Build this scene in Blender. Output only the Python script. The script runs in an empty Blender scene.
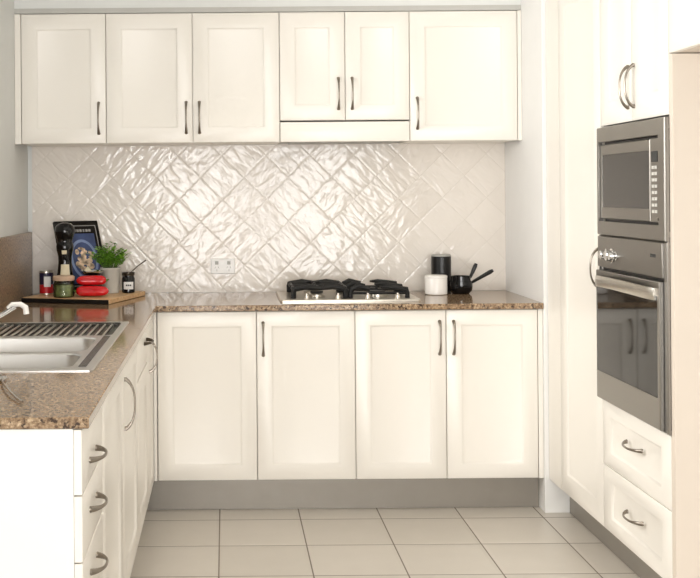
import bpy, bmesh, math, random
from mathutils import Vector, noise
random.seed(7)
C = bpy.context.scene.collection
PI = math.pi

# ------------------------------------------------------------ measures (m)
EYE = 1.374
WB = 5.315            # back wall
XL, XR = -0.953, 1.354   # left wall, right nib wall
BT, BB = 0.895, 0.870    # worktop top / bottom
YF = 4.70             # back run door fronts
YU = 5.00             # wall cupboard door fronts
XD = -0.312           # left run door fronts
XT = 1.371            # tall unit door fronts
XTW = 1.99            # right wall behind tall units
CEIL = 2.42
DB = 0.145            # underside of doors
UB, UT = 1.603, 2.194
YE = 2.36             # near end of left worktop

# ------------------------------------------------------------ materials
def new_mat(name):
    m = bpy.data.materials.new(name); m.use_nodes = True
    nt = m.node_tree; b = nt.nodes['Principled BSDF']
    return m, nt, b
def S(c):   # sRGB 0-255 -> linear
    return tuple(((v/255)/12.92 if v/255 <= .04045 else ((v/255+.055)/1.055)**2.4) for v in c)+(1,)
def plain(name, col, rough=.5, metal=0, coat=0, noise_amt=.03, nscale=12, bump=0, bscale=60, spec=.5, trans=0, ior=1.45):
    m, nt, b = new_mat(name)
    tc = nt.nodes.new('ShaderNodeTexCoord')
    n = nt.nodes.new('ShaderNodeTexNoise'); n.inputs['Scale'].default_value = nscale; n.inputs['Detail'].default_value = 3
    nt.links.new(tc.outputs['Object'], n.inputs['Vector'])
    r = nt.nodes.new('ShaderNodeValToRGB'); c = S(col)
    r.color_ramp.elements[0].position = .3; r.color_ramp.elements[1].position = .7
    r.color_ramp.elements[0].color = tuple(max(0, v*(1-noise_amt)) for v in c[:3])+(1,)
    r.color_ramp.elements[1].color = tuple(min(1, v*(1+noise_amt)) for v in c[:3])+(1,)
    nt.links.new(n.outputs['Fac'], r.inputs['Fac']); nt.links.new(r.outputs['Color'], b.inputs['Base Color'])
    b.inputs['Roughness'].default_value = rough; b.inputs['Metallic'].default_value = metal
    b.inputs['Coat Weight'].default_value = coat; b.inputs['Coat Roughness'].default_value = .08
    b.inputs['Specular IOR Level'].default_value = spec
    b.inputs['Transmission Weight'].default_value = trans; b.inputs['IOR'].default_value = ior
    if bump:
        n2 = nt.nodes.new('ShaderNodeTexNoise'); n2.inputs['Scale'].default_value = bscale; n2.inputs['Detail'].default_value = 4
        nt.links.new(tc.outputs['Object'], n2.inputs['Vector'])
        bp = nt.nodes.new('ShaderNodeBump'); bp.inputs['Strength'].default_value = bump; bp.inputs['Distance'].default_value = .002
        nt.links.new(n2.outputs['Fac'], bp.inputs['Height']); nt.links.new(bp.outputs['Normal'], b.inputs['Normal'])
    return m
M = {}
M['cab'] = plain('cream_vinyl', (241, 236, 227), .32, noise_amt=.006, nscale=3)
M['carcass'] = plain('cabinet_carcass', (196, 188, 172), .5)
M['endpanel'] = plain('white_end_panel', (238, 237, 233), .35, noise_amt=.006)
M['tallpanel'] = plain('beige_end_panel', (222, 210, 196), .45, noise_amt=.006)
M['wall'] = plain('wall_paint', (226, 227, 224), .7, noise_amt=.01, bump=.05, bscale=300)
M['wallw'] = plain('wall_paint_white', (240, 239, 236), .6, noise_amt=.01)
M['ceil'] = plain('ceiling_paint', (245, 245, 242), .8, noise_amt=.005)
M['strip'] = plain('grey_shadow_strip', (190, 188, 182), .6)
M['kick'] = plain('brushed_kickboard', (148, 142, 133), .38, metal=.35, noise_amt=.03)
M['handle'] = plain('pewter_handle', (146, 138, 128), .28, metal=1, noise_amt=.05)
M['darkhandle'] = plain('dark_pewter_handle', (92, 84, 74), .3, metal=1)
M['black'] = plain('matt_black', (16, 15, 15), .35)
M['iron'] = plain('cast_iron', (14, 14, 14), .5, bump=.3, bscale=400)
M['gloss_black'] = plain('gloss_black', (14, 13, 14), .08)
M['chrome'] = plain('chrome', (225, 225, 225), .08, metal=1, noise_amt=.01)
M['ceramic'] = plain('white_ceramic', (244, 240, 234), .25, noise_amt=.01)
M['greypot'] = plain('pale_grey_ceramic', (196, 192, 182), .55, noise_amt=.04)
M['red'] = plain('red_pepper_skin', (205, 10, 22), .16, coat=.5, noise_amt=.12, nscale=20)
M['stalk'] = plain('pepper_stalk', (80, 110, 40), .5)
M['leaf'] = plain('herb_leaf', (112, 160, 44), .45, noise_amt=.35, nscale=40)
M['soil'] = plain('dark_soil', (50, 36, 26), .9)
M['wood'] = None
M['label'] = plain('cream_paper', (226, 214, 184), .7)
M['labelw'] = plain('white_paper', (235, 233, 230), .7)
M['jam'] = plain('dark_chutney', (40, 18, 16), .15)
M['green'] = plain('green_pesto', (128, 134, 84), .3, noise_amt=.45, nscale=60)
M['lid'] = plain('pale_pink_lid', (205, 176, 150), .5, noise_amt=.1)
M['tin_red'] = plain('tin_red_label', (190, 30, 38), .35)
M['tin_dark'] = plain('tin_dark_label', (40, 34, 60), .35)
M['navy'] = plain('navy_cover', (58, 72, 112), .3, noise_amt=.25, nscale=20)
M['coverline'] = plain('cover_silver_line', (150, 148, 145), .4)
M['food'] = plain('cover_food_print', (206, 178, 150), .4, noise_amt=.7, nscale=45)
M['plate'] = plain('cover_plate_print', (128, 146, 184), .4, noise_amt=.2)
M['grate_steel'] = plain('cooktop_steel', (205, 198, 186), .3, metal=.85, noise_amt=.03)
M['display'] = plain('dark_display', (40, 44, 46), .1)
M['button'] = plain('pale_buttons', (205, 202, 196), .4)
M['plastic'] = plain('white_plastic', (240, 238, 234), .3, noise_amt=.005)
M['plasticshade'] = plain('grey_plastic', (170, 168, 162), .4)
M['upvc'] = plain('window_white', (240, 240, 238), .35)

def glass_mat(name, tint, transp=.8, rough=.02):
    m = bpy.data.materials.new(name); m.use_nodes = True; nt = m.node_tree; nt.nodes.clear()
    o = nt.nodes.new('ShaderNodeOutputMaterial'); mx = nt.nodes.new('ShaderNodeMixShader')
    t = nt.nodes.new('ShaderNodeBsdfTransparent'); t.inputs[0].default_value = tint
    g = nt.nodes.new('ShaderNodeBsdfGlossy'); g.inputs['Roughness'].default_value = rough
    f = nt.nodes.new('ShaderNodeFresnel'); f.inputs[0].default_value = 1.45
    nt.links.new(f.outputs[0], mx.inputs[0]); nt.links.new(t.outputs[0], mx.inputs[1]); nt.links.new(g.outputs[0], mx.inputs[2])
    nt.links.new(mx.outputs[0], o.inputs[0]); return m
M['pane'] = glass_mat('window_glass', (1, 1, 1, 1))
M['jarglass'] = glass_mat('jar_glass', (.93, .96, .9, 1))
M['ovenglass'] = plain('oven_black_glass', (20, 18, 17), .05, coat=0, spec=.45)
M['mwglass'] = plain('microwave_grey_glass', (60, 57, 54), .15, spec=.45, noise_amt=.1)

def steel(name, col, axis=2, rough=.3):
    m, nt, b = new_mat(name)
    tc = nt.nodes.new('ShaderNodeTexCoord'); mp = nt.nodes.new('ShaderNodeMapping')
    sc = [6, 6, 6]; sc[axis] = 500; mp.inputs['Scale'].default_value = sc
    n = nt.nodes.new('ShaderNodeTexNoise'); n.inputs['Scale'].default_value = 1; n.inputs['Detail'].default_value = 2
    nt.links.new(tc.outputs['Object'], mp.inputs[0]); nt.links.new(mp.outputs[0], n.inputs['Vector'])
    bp = nt.nodes.new('ShaderNodeBump'); bp.inputs['Strength'].default_value = .06; bp.inputs['Distance'].default_value = .001
    nt.links.new(n.outputs['Fac'], bp.inputs['Height']); nt.links.new(bp.outputs['Normal'], b.inputs['Normal'])
    b.inputs['Base Color'].default_value = S(col); b.inputs['Metallic'].default_value = 1; b.inputs['Roughness'].default_value = rough
    return m
M['steel'] = steel('brushed_steel', (148, 144, 138), 2, .34)
M['reflection_steel'] = steel('dark_reflection_steel', (84, 82, 78), 0, .25)  # same sink steel, darkened to paint in its dark reflections
M['steel_light'] = steel('brushed_steel_light', (205, 200, 190), 2, .3)
M['sinksteel'] = steel('sink_steel', (222, 220, 216), 0, .3)

def granite(rough=.09):
    m, nt, b = new_mat('speckled_granite')
    tc = nt.nodes.new('ShaderNodeTexCoord')
    n1 = nt.nodes.new('ShaderNodeTexNoise'); n1.inputs['Scale'].default_value = 105; n1.inputs['Detail'].default_value = 5; n1.inputs['Roughness'].default_value = .7
    n2 = nt.nodes.new('ShaderNodeTexVoronoi'); n2.inputs['Scale'].default_value = 160
    n3 = nt.nodes.new('ShaderNodeTexNoise'); n3.inputs['Scale'].default_value = 90; n3.inputs['Detail'].default_value = 3
    for n in (n1, n2, n3): nt.links.new(tc.outputs['Object'], n.inputs['Vector'])
    r1 = nt.nodes.new('ShaderNodeValToRGB'); e = r1.color_ramp.elements
    e[0].position = .33; e[0].color = S((62, 44, 32)); e[1].position = .66; e[1].color = S((208, 184, 152))
    k = r1.color_ramp.elements.new(.45); k.color = S((134, 108, 82)); k = r1.color_ramp.elements.new(.56); k.color = S((166, 140, 110))
    nt.links.new(n1.outputs['Fac'], r1.inputs['Fac'])
    r2 = nt.nodes.new('ShaderNodeValToRGB'); r2.color_ramp.elements[0].position = .58; r2.color_ramp.elements[1].position = .63
    nt.links.new(n3.outputs['Fac'], r2.inputs['Fac'])
    mx = nt.nodes.new('ShaderNodeMix'); mx.data_type = 'RGBA'
    nt.links.new(r2.outputs['Color'], mx.inputs['Factor']); nt.links.new(r1.outputs['Color'], mx.inputs['A']); mx.inputs['B'].default_value = S((62, 46, 36))
    nt.links.new(mx.outputs['Result'], b.inputs['Base Color'])
    b.inputs['Roughness'].default_value = rough; b.inputs['Specular IOR Level'].default_value = .5
    return m
M['granite'] = granite(); M['granite_satin'] = granite(.3)

def woodmat():
    m, nt, b = new_mat('board_wood')
    tc = nt.nodes.new('ShaderNodeTexCoord'); mp = nt.nodes.new('ShaderNodeMapping'); mp.inputs['Scale'].default_value = (3, 60, 60)
    mp.inputs['Rotation'].default_value = (0, 0, .3)
    n = nt.nodes.new('ShaderNodeTexNoise'); n.inputs['Scale'].default_value = 1.5; n.inputs['Detail'].default_value = 4
    nt.links.new(tc.outputs['Object'], mp.inputs[0]); nt.links.new(mp.outputs[0], n.inputs['Vector'])
    r = nt.nodes.new('ShaderNodeValToRGB'); r.color_ramp.elements[0].position = .3; r.color_ramp.elements[1].position = .7
    r.color_ramp.elements[0].color = S((192, 148, 100)); r.color_ramp.elements[1].color = S((232, 196, 148))
    nt.links.new(n.outputs['Fac'], r.inputs['Fac']); nt.links.new(r.outputs['Color'], b.inputs['Base Color'])
    b.inputs['Roughness'].default_value = .4
    return m
M['wood'] = woodmat()

def mth(nt, op, a, b=None, c=None):
    n = nt.nodes.new('ShaderNodeMath'); n.operation = op
    for i, v in enumerate((a, b, c)):
        if v is None: continue
        if isinstance(v, (int, float)): n.inputs[i].default_value = v
        else: nt.links.new(v, n.inputs[i])
    return n.outputs[0]

def tile_mat(name, pa, pb, side, groutw, col_a, col_b, groutcol, rough, wavy, wscale):
    """pa/pb: (kx,ky,kz,offset) linear forms giving tile coordinates in tile units"""
    m, nt, b = new_mat(name)
    tc = nt.nodes.new('ShaderNodeTexCoord'); sp = nt.nodes.new('ShaderNodeSeparateXYZ'); nt.links.new(tc.outputs['Object'], sp.inputs[0])
    def lin(p):
        r = p[3]
        for k, o in zip(p[:3], sp.outputs):
            if k: r = mth(nt, 'ADD', mth(nt, 'MULTIPLY', o, k), r)
        return r
    A, B = lin(pa), lin(pb)
    fa, fb = mth(nt, 'FRACT', A), mth(nt, 'FRACT', B)
    def edge(f): return mth(nt, 'MINIMUM', f, mth(nt, 'SUBTRACT', 1.0, f))
    d = mth(nt, 'MINIMUM', edge(fa), edge(fb))            # distance to tile edge in tile units
    g = groutw/side/2
    mr = nt.nodes.new('ShaderNodeMapRange'); mr.inputs['From Min'].default_value = g*.7; mr.inputs['From Max'].default_value = g*1.3
    nt.links.new(d, mr.inputs['Value']); mask = mr.outputs['Result']
    cb = nt.nodes.new('ShaderNodeCombineXYZ'); nt.links.new(mth(nt, 'FLOOR', A), cb.inputs[0]); nt.links.new(mth(nt, 'FLOOR', B), cb.inputs[1])
    wn = nt.nodes.new('ShaderNodeTexWhiteNoise'); wn.noise_dimensions = '3D'; nt.links.new(cb.outputs[0], wn.inputs['Vector'])
    # colour
    n = nt.nodes.new('ShaderNodeTexNoise'); n.inputs['Scale'].default_value = 9; n.inputs['Detail'].default_value = 4
    nt.links.new(tc.outputs['Object'], n.inputs['Vector'])
    fac = mth(nt, 'ADD', mth(nt, 'MULTIPLY', n.outputs['Fac'], .6), mth(nt, 'MULTIPLY', wn.outputs['Value'], .4))
    mx = nt.nodes.new('ShaderNodeMix'); mx.data_type = 'RGBA'; mx.inputs['A'].default_value = S(col_a); mx.inputs['B'].default_value = S(col_b)
    nt.links.new(fac, mx.inputs['Factor'])
    mg = nt.nodes.new('ShaderNodeMix'); mg.data_type = 'RGBA'; mg.inputs['A'].default_value = S(groutcol)
    nt.links.new(mask, mg.inputs['Factor']); nt.links.new(mx.outputs['Result'], mg.inputs['B'])
    nt.links.new(mg.outputs['Result'], b.inputs['Base Color'])
    rr = nt.nodes.new('ShaderNodeMapRange'); rr.inputs['To Min'].default_value = .7; rr.inputs['To Max'].default_value = rough
    nt.links.new(mask, rr.inputs['Value']); nt.links.new(rr.outputs['Result'], b.inputs['Roughness'])
    # relief: pillow edge + per-tile waves
    pe = nt.nodes.new('ShaderNodeMapRange'); pe.interpolation_type = 'SMOOTHSTEP'
    pe.inputs['From Min'].default_value = g*.6; pe.inputs['From Max'].default_value = g*.6+.05
    pe.inputs['To Max'].default_value = .00045 if wavy else .0008
    nt.links.new(d, pe.inputs['Value']); h = pe.outputs['Result']
    if wavy:
        off = nt.nodes.new('ShaderNodeVectorMath'); off.operation = 'MULTIPLY_ADD'
        nt.links.new(wn.outputs['Color'], off.inputs[0]); off.inputs[1].default_value = (7, 7, 7)
        mp = nt.nodes.new('ShaderNodeMapping'); mp.inputs['Scale'].default_value = (wscale, 1, wscale)
        mp.vector_type = 'POINT'
        ca = nt.nodes.new('ShaderNodeCombineXYZ'); cc_ = nt.nodes.new('ShaderNodeCombineXYZ')
        for q, (o1, o2) in ((ca, (A, B)), (cc_, (B, A))):
            nt.links.new(mth(nt, 'MULTIPLY', o1, side*.42), q.inputs[0]); nt.links.new(mth(nt, 'MULTIPLY', o2, side), q.inputs[2])
        sw = nt.nodes.new('ShaderNodeMix'); sw.data_type = 'VECTOR'
        nt.links.new(mth(nt, 'GREATER_THAN', wn.outputs['Value'], .4), sw.inputs['Factor'])
        nt.links.new(ca.outputs[0], sw.inputs['A']); nt.links.new(cc_.outputs[0], sw.inputs['B'])
        nt.links.new(sw.outputs['Result'], off.inputs[2])
        nt.links.new(off.outputs[0], mp.inputs[0])
        w = nt.nodes.new('ShaderNodeTexNoise'); w.inputs['Scale'].default_value = 1; w.inputs['Detail'].default_value = 1.2; w.inputs['Distortion'].default_value = .6
        nt.links.new(mp.outputs[0], w.inputs['Vector'])
        h = mth(nt, 'ADD', h, mth(nt, 'MULTIPLY', w.outputs['Fac'], wavy))
    bp = nt.nodes.new('ShaderNodeBump'); bp.inputs['Strength'].default_value = 1; bp.inputs['Distance'].default_value = 1
    nt.links.new(h, bp.inputs['Height']); nt.links.new(bp.outputs['Normal'], b.inputs['Normal'])
    return m
side = .1505; k = .70711/side
# a grout crossing at X=-.12, Z=1.449
M['splash'] = tile_mat('wavy_gloss_wall_tile', (k, 0, k, -(k*-.12+k*1.449)+20), (k, 0, -k, -(k*-.12-k*1.449)+20), side, .0022,
                       (226, 218, 208), (234, 227, 218), (216, 208, 197), .11, .0028, 31)
M['splash'].node_tree.nodes['Principled BSDF'].inputs['Specular IOR Level'].default_value = .36
fs = .340
M['floor'] = tile_mat('beige_floor_tile', (1/fs, 0, 0, .033/fs+20), (0, 1/fs, 0, -4.622/fs+40), fs, .005,
                      (203, 196, 185), (217, 210, 200), (124, 114, 101), .3, 0, 0)

# ------------------------------------------------------------ mesh building
class MB:
    def __init__(s): s.v = []; s.f = []; s.mi = []; s.mat = 0
    def add(s, vs, fs):
        o = len(s.v); s.v += [tuple(v) for v in vs]
        for f in fs: s.f.append(tuple(i+o for i in f)); s.mi.append(s.mat)
        return s
    def box(s, x0, x1, y0, y1, z0, z1):
        return s.add([(x0,y0,z0),(x1,y0,z0),(x1,y1,z0),(x0,y1,z0),(x0,y0,z1),(x1,y0,z1),(x1,y1,z1),(x0,y1,z1)],
              [(0,3,2,1),(4,5,6,7),(0,1,5,4),(1,2,6,5),(2,3,7,6),(3,0,4,7)])
    def obox(s, c, a, b, n, la, lb, ln):     # oriented box: centre c, axes a,b,n with half sizes
        c, a, b, n = map(Vector, (c, a, b, n)); vs = []
        for w in (-1, 1):
            for (p, q) in ((-1,-1),(1,-1),(1,1),(-1,1)): vs.append(c+a*la*p+b*lb*q+n*ln*w)
        return s.add(vs, [(0,3,2,1),(4,5,6,7),(0,1,5,4),(1,2,6,5),(2,3,7,6),(3,0,4,7)])
    def loops(s, ls, cap0=True, cap1=True, closed=True):
        n = len(ls[0]); vs = [p for l in ls for p in l]; fs = []
        for i in range(len(ls)-1):
            for j in range(n):
                if not closed and j == n-1: break
                k = (j+1) % n; fs.append((i*n+j, i*n+k, (i+1)*n+k, (i+1)*n+j))
        if cap0: fs.append(tuple(reversed(range(n))))
        if cap1: fs.append(tuple((len(ls)-1)*n+j for j in range(n)))
        return s.add(vs, fs)
    def tube(s, pts, rad, n=12, flat=1.0, up=(0,0,1)):
        pts = [Vector(p) for p in pts]
        if not isinstance(rad, (list, tuple)): rad = [rad]*len(pts)
        ls = []; up = Vector(up); pu = None
        for i, p in enumerate(pts):
            t = (pts[min(i+1, len(pts)-1)]-pts[max(i-1, 0)]).normalized()
            if pu is None:
                a = up - t*up.dot(t)
                if a.length < 1e-3: a = Vector((1,0,0)) - t*t.x
            else: a = pu - t*pu.dot(t)
            a.normalize(); pu = a; b = t.cross(a)
            ls.append([p+(a*math.cos(q*2*PI/n)+b*math.sin(q*2*PI/n)*flat)*rad[i] for q in range(n)])
        return s.loops(ls)
    def lathe(s, prof, cx, cy, n=40, cap0=True, cap1=True):
        return s.loops([[(cx+r*math.cos(q*2*PI/n), cy+r*math.sin(q*2*PI/n), z) for q in range(n)] for r, z in prof], cap0, cap1)
def build(name, mb, mat, parent=None, bevel=0, smooth=True, loc=None, seg=2):
    me = bpy.data.meshes.new(name)
    off = Vector(parent['_loc']) if parent and '_loc' in parent else Vector((0,0,0))
    if parent and '_loc' not in parent: off = Vector(parent.get('_off', (0,0,0)))
    if loc is not None and parent is None: off = Vector(loc)
    me.from_pydata([tuple(Vector(v)-off) for v in mb.v], [], mb.f)
    for i, p in enumerate(me.polygons): p.material_index = mb.mi[i]; p.use_smooth = smooth
    mats = mat if isinstance(mat, (list, tuple)) else [mat]
    for m in mats: me.materials.append(M[m] if isinstance(m, str) else m)
    bm = bmesh.new(); bm.from_mesh(me); bmesh.ops.recalc_face_normals(bm, faces=bm.faces[:]); bm.to_mesh(me); bm.free()
    if smooth:
        try: me.set_sharp_from_angle(angle=math.radians(38))
        except Exception: pass
    o = bpy.data.objects.new(name, me); C.objects.link(o)
    if parent: o.parent = parent
    elif loc is not None: o.location = loc
    OFF[o.name] = off
    o['_off'] = tuple(off)
    if bevel:
        md = o.modifiers.new('Bevel', 'BEVEL'); md.width = bevel; md.segments = seg; md.limit_method = 'ANGLE'; md.angle_limit = math.radians(40)
        md.harden_normals = False
    return o
OFF = {}
def thing(name, label, cat, loc, group=None):
    o = bpy.data.objects.new(name, None); C.objects.link(o); o.location = loc; o.empty_display_size = .05
    o['label'] = label; o['category'] = cat; o['_loc'] = tuple(loc)
    if group: o['group'] = group
    return o
def tag(o, label, cat, group=None, kind=None):
    o['label'] = label; o['category'] = cat
    if group: o['group'] = group
    if kind: o['kind'] = kind
    return o
def struct(name, mb, mat, bevel=0, label=None):
    o = build(name, mb, mat, None, bevel); o['kind'] = 'structure'
    if label: o['label'] = label
    return o

# frames: map (u, v, n) -> world.  u along the run, v up, n out of the door
def F_back(y): return lambda u, v, n: (u, y-n, v)
def F_left(x): return lambda u, v, n: (x+n, u, v)
def F_tall(x): return lambda u, v, n: (x-n, u, v)
def door_mb(F, u0, u1, v0, v1, ins=.062, th=.018, profile=True, insv=None):
    mb = MB(); insv = insv or ins
    def rect(d, n, du=None):
        dv = d if du is None else du
        return [F(u0+d, v0+dv, n), F(u1-d, v0+dv, n), F(u1-d, v1-dv, n), F(u0+d, v1-dv, n)]
    ls = [rect(0, -th), rect(0, -.0035), rect(.0008, -.0012), rect(.003, 0)]
    if profile:
        e = insv-ins
        for d, n in ((0, 0), (.002, -.0010), (.006, -.0062), (.0085, -.0072), (.013, -.0080), (.0155, -.0088)):
            ls.append(rect(ins+d, n, ins+d+e))
    mb.loops(ls)
    return mb
def handle_mb(F, u, v, axis, L=.142, rise=.03, w=.0056, sag=0):
    pts, rad = [], []; N = 22
    for i in range(N+1):
        t = -1+2*i/N
        h = rise*(1-abs(t)**2.6)**.75
        p = (u + (t*L/2 if axis == 'u' else 0), v + (t*L/2 if axis == 'v' else 0) - (sag*(1-t*t) if axis == 'u' else 0), h+.0015)
        pts.append(F(*p)); rad.append(w*(.55+.55*abs(t)**3))
    mb = MB(); up = Vector(F(0,0,1))-Vector(F(0,0,0))
    mb.tube(pts, rad, 10, flat=1.25, up=up)
    for sgn in (-1, 1):    # small round feet
        a = (u + (sgn*L/2*.97 if axis == 'u' else 0), v + (sgn*L/2*.97 if axis == 'v' else 0))
        mb.tube([F(a[0], a[1], -.0002), F(a[0], a[1], .0045)], [w*1.25, w*1.05], 12)
    return mb
G = .0016
def door(parent, F, u0, u1, v0, v1, hand=None, ins=.062, insv=None, name='door', profile=True, hmat='handle', hl=None, sag=0, mat='cab', L=.142):
    d = build(name, door_mb(F, u0+G, u1-G, v0+G, v1-G, ins, insv=insv, profile=profile), mat, parent)
    if hand:
        u, v, ax = hand
        h = build('handle', handle_mb(F, u, v, ax, sag=sag, L=L), hmat, d)
        if hl: h['label'] = hl
    return d

# ------------------------------------------------------------ the room
XRR, YR = 4.2, -3.2     # room behind the camera
struct('floor', MB().box(XL-.15, XRR+.15, YR-.15, WB+.15, -.06, 0), 'floor')
struct('ceiling', MB().box(XL-.15, XRR+.15, YR-.15, WB+.15, CEIL, CEIL+.06), 'ceil')
struct('wall_back', MB().box(XL-.15, XTW+.15, WB+.008, WB+.15, 0, CEIL), 'wall')
# left wall with the window above the sink
wy0, wy1, wz0, wz1 = 2.35, 4.15, 1.24, 2.16
mb = MB()
mb.box(XL-.15, XL, YR-.15, wy0, 0, CEIL); mb.box(XL-.15, XL, wy1, WB+.008, 0, CEIL)
mb.box(XL-.15, XL, wy0, wy1, 0, wz0); mb.box(XL-.15, XL, wy0, wy1, wz1, CEIL)
struct('wall_left', mb, 'wall')
def window(name, axis, a0, a1, z0, z1, p, mull, label):
    o = MB(); t = .045
    def bx(q0, q1, r0, r1, d0=-.03, d1=.03):
        if axis == 'x': o.box(p+d0, p+d1, q0, q1, r0, r1)
        else: o.box(q0, q1, p+d0, p+d1, r0, r1)
    e = .002
    bx(a0+e, a0+t, z0+e, z1-e); bx(a1-t, a1-e, z0+e, z1-e); bx(a0+t, a1-t, z0+e, z0+t); bx(a0+t, a1-t, z1-t, z1-e)
    for mpos in mull: bx(mpos-.02, mpos+.02, z0+t, z1-t)
    w = struct(name, o, 'upvc', .002, label)
    g = MB()
    if axis == 'x': g.box(p-.003, p+.003, a0+t*.8, a1-t*.8, z0+t*.8, z1-t*.8)
    else: g.box(a0+t*.8, a1-t*.8, p-.003, p+.003, z0+t*.8, z1-t*.8)
    build('pane', g, 'pane', w)
window('window_1', 'x', wy0, wy1, wz0, wz1, XL-.09, [3.25], 'window above the sink')
# wall behind the camera with wide glazed doors
gx0, gxa, gxb, gx1, gz1 = -.90, .22, .58, 1.75, 2.15
mb = MB()
mb.box(XL-.15, gx0, YR-.15, YR, 0, CEIL); mb.box(gx1, XRR+.15, YR-.15, YR, 0, CEIL); mb.box(gx0, gx1, YR-.15, YR, gz1, CEIL); mb.box(gxa, gxb, YR-.15, YR, 0, gz1)
struct('wall_rear', mb, 'wall')
window('window_2', 'y', gx0, gxa, .005, gz1, YR-.08, [], 'glazed door behind the camera')
window('window_3', 'y', gxb, gx1, .005, gz1, YR-.08, [], 'glazed door behind the camera')
# right: room wall beside, recess wall behind tall units, nib at the back corner
struct('wall_right', MB().box(XRR, XRR+.15, YR-.15, 2.30, 0, CEIL), 'wall')
struct('wall_recess', MB().box(XTW, XTW+.15, 2.30, WB+.008, 0, CEIL).box(XTW+.15, XRR+.15, 2.24, 2.38, 0, CEIL), 'wallw')
struct('wall_nib', MB().box(XR, XTW, 4.687, WB+.008, 0, CEIL), 'wallw', .002)
# bulkheads
struct('trim_1', MB().box(XL, XR, YU+.012, WB+.008, UT+.027, CEIL), 'wall', 0, 'bulkhead above the wall cupboards')
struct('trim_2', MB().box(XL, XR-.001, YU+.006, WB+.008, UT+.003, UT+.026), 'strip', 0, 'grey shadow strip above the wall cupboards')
struct('trim_3', MB().box(XT+.004, XTW, 2.38, 4.686, UT+.006, CEIL), 'wallw', 0, 'bulkhead above the tall cupboards')
# tiled splashback
o = struct('trim_4', MB().box(XL+.021, XR-.0005, WB-.001, WB+.0075, BT+.0005, UB+.02), 'splash', 0, 'diagonal wavy gloss tile splashback')

# ------------------------------------------------------------ wall cupboards
Fu = F_back(YU); yb = YU+.0185
xs = [-.923, -.537, -.1435, .252, .55, .843, 1.334]
def wall_cab(label, x0, x1, z0, doors, extra=None):
    t = thing('wall_cabinet', label, 'cabinet', ((x0+x1)/2, (YU+WB)/2, z0), 'cream wall cabinets above the splashback')
    build('body', MB().box(x0+.0006, x1-.0006, yb, WB-.002, z0+.001, UT+.002), 'cab', t)
    for u0, u1, h in doors: door(t, Fu, u0, u1, z0, UT, h, ins=.066)
    if extra: extra(t)
    return t
def filler_l(t): build('filler_strip', MB().box(XL+.001, xs[0]-.001, YU+.001, YU+.018, UB, UT), 'cab', t, .001)
def filler_r(t): build('filler_strip', MB().box(xs[6]+.001, XR-.001, YU+.001, YU+.018, UB, UT), 'cab', t, .001)
zc = UB+.115
wall_cab('single-door cream wall cabinet against the left wall', xs[0], xs[1], UB, [(xs[0], xs[1], (xs[1]-.034, zc, 'v'))], filler_l)
wall_cab('two-door cream wall cabinet above the power outlet', xs[1], xs[3], UB, [(xs[1], xs[2], (xs[2]-.03, zc, 'v')), (xs[2], xs[3], (xs[2]+.03, zc, 'v'))])
zh = 1.700
wall_cab('shorter two-door cream cabinet above the range hood', xs[3], xs[5], zh, [(xs[3], xs[4], (xs[4]-.031, zh+.122, 'v')), (xs[4], xs[5], (xs[4]+.031, zh+.122, 'v'))])
wall_cab('wide single-door cream wall cabinet against the right wall', xs[5], xs[6], UB, [(xs[5], xs[6], (xs[5]+.034, zc+.012, 'v'))], filler_r)
t = thing('range_hood', 'slide-out range hood with a plain cream front, above the gas cooktop', 'range hood', ((xs[3]+xs[5])/2, 5.15, UB))
build('front_panel', door_mb(Fu, xs[3]+G, xs[5]-G, UB+.001, zh-.006, profile=False), 'cab', t)
build('body', MB().box(xs[3]+.004, xs[5]-.004, yb, WB-.003, UB+.006, zh-.004), 'steel', t, .001)
build('filter', MB().box(xs[3]+.05, xs[5]-.05, yb+.03, WB-.05, UB+.001, UB+.0058), 'plasticshade', t)

# ------------------------------------------------------------ base cupboards, back run
Fb = F_back(YF); bx_ = [-.297, .13, .551, .94, 1.332]; hz = .749
def base_cab(label, x0, x1, doors, extra=None, bodyx0=None):
    t = thing('base_cabinet', label, 'cabinet', ((x0+x1)/2, (YF+WB)/2, DB), 'cream base cabinets along the back wall')
    build('body', MB().box((bodyx0 if bodyx0 is not None else x0)+.0006, x1-.0006, YF+.0185, WB-.002, DB+.001, BB-.001), 'cab', t)
    for u0, u1, h in doors: door(t, Fb, u0, u1, DB, BB-.002, h, ins=.062)
    if extra: extra(t)
base_cab('handleless cream base cabinet in the inner left corner', bx_[0], bx_[1], [(bx_[0]+.002, bx_[1], None)],
         lambda t: build('filler_strip', MB().box(-.3115, bx_[0]-.001, YF+.001, YF+.018, DB, BB-.002), 'cab', t, .001))
base_cab('single-door cream base cabinet under the left of the cooktop', bx_[1], bx_[2], [(bx_[1], bx_[2], (bx_[1]+.028, hz, 'v'))])
base_cab('two-door cream base cabinet under the canisters at the right', bx_[2], bx_[4],
         [(bx_[2], bx_[3], (bx_[3]-.028, hz, 'v')), (bx_[3], bx_[4], (bx_[3]+.032, hz, 'v'))],
         lambda t: build('filler_strip', MB().box(bx_[4]+.001, XR-.001, YF+.001, YF+.018, DB, BB-.002), 'cab', t, .001))
tag(build('kickboard', MB().box(-.36, XR-.002, 4.775, 4.791, .001, DB-.001), 'kick', None, .001, loc=(.5, 4.78, 0)) if False else
    build('kickboard', MB().box(-.36, XR-.002, 4.775, 4.791, .001, DB-.001), 'kick'), 'grey-brown kickboard under the back run of base cabinets', 'kickboard', 'kickboards')

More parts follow.
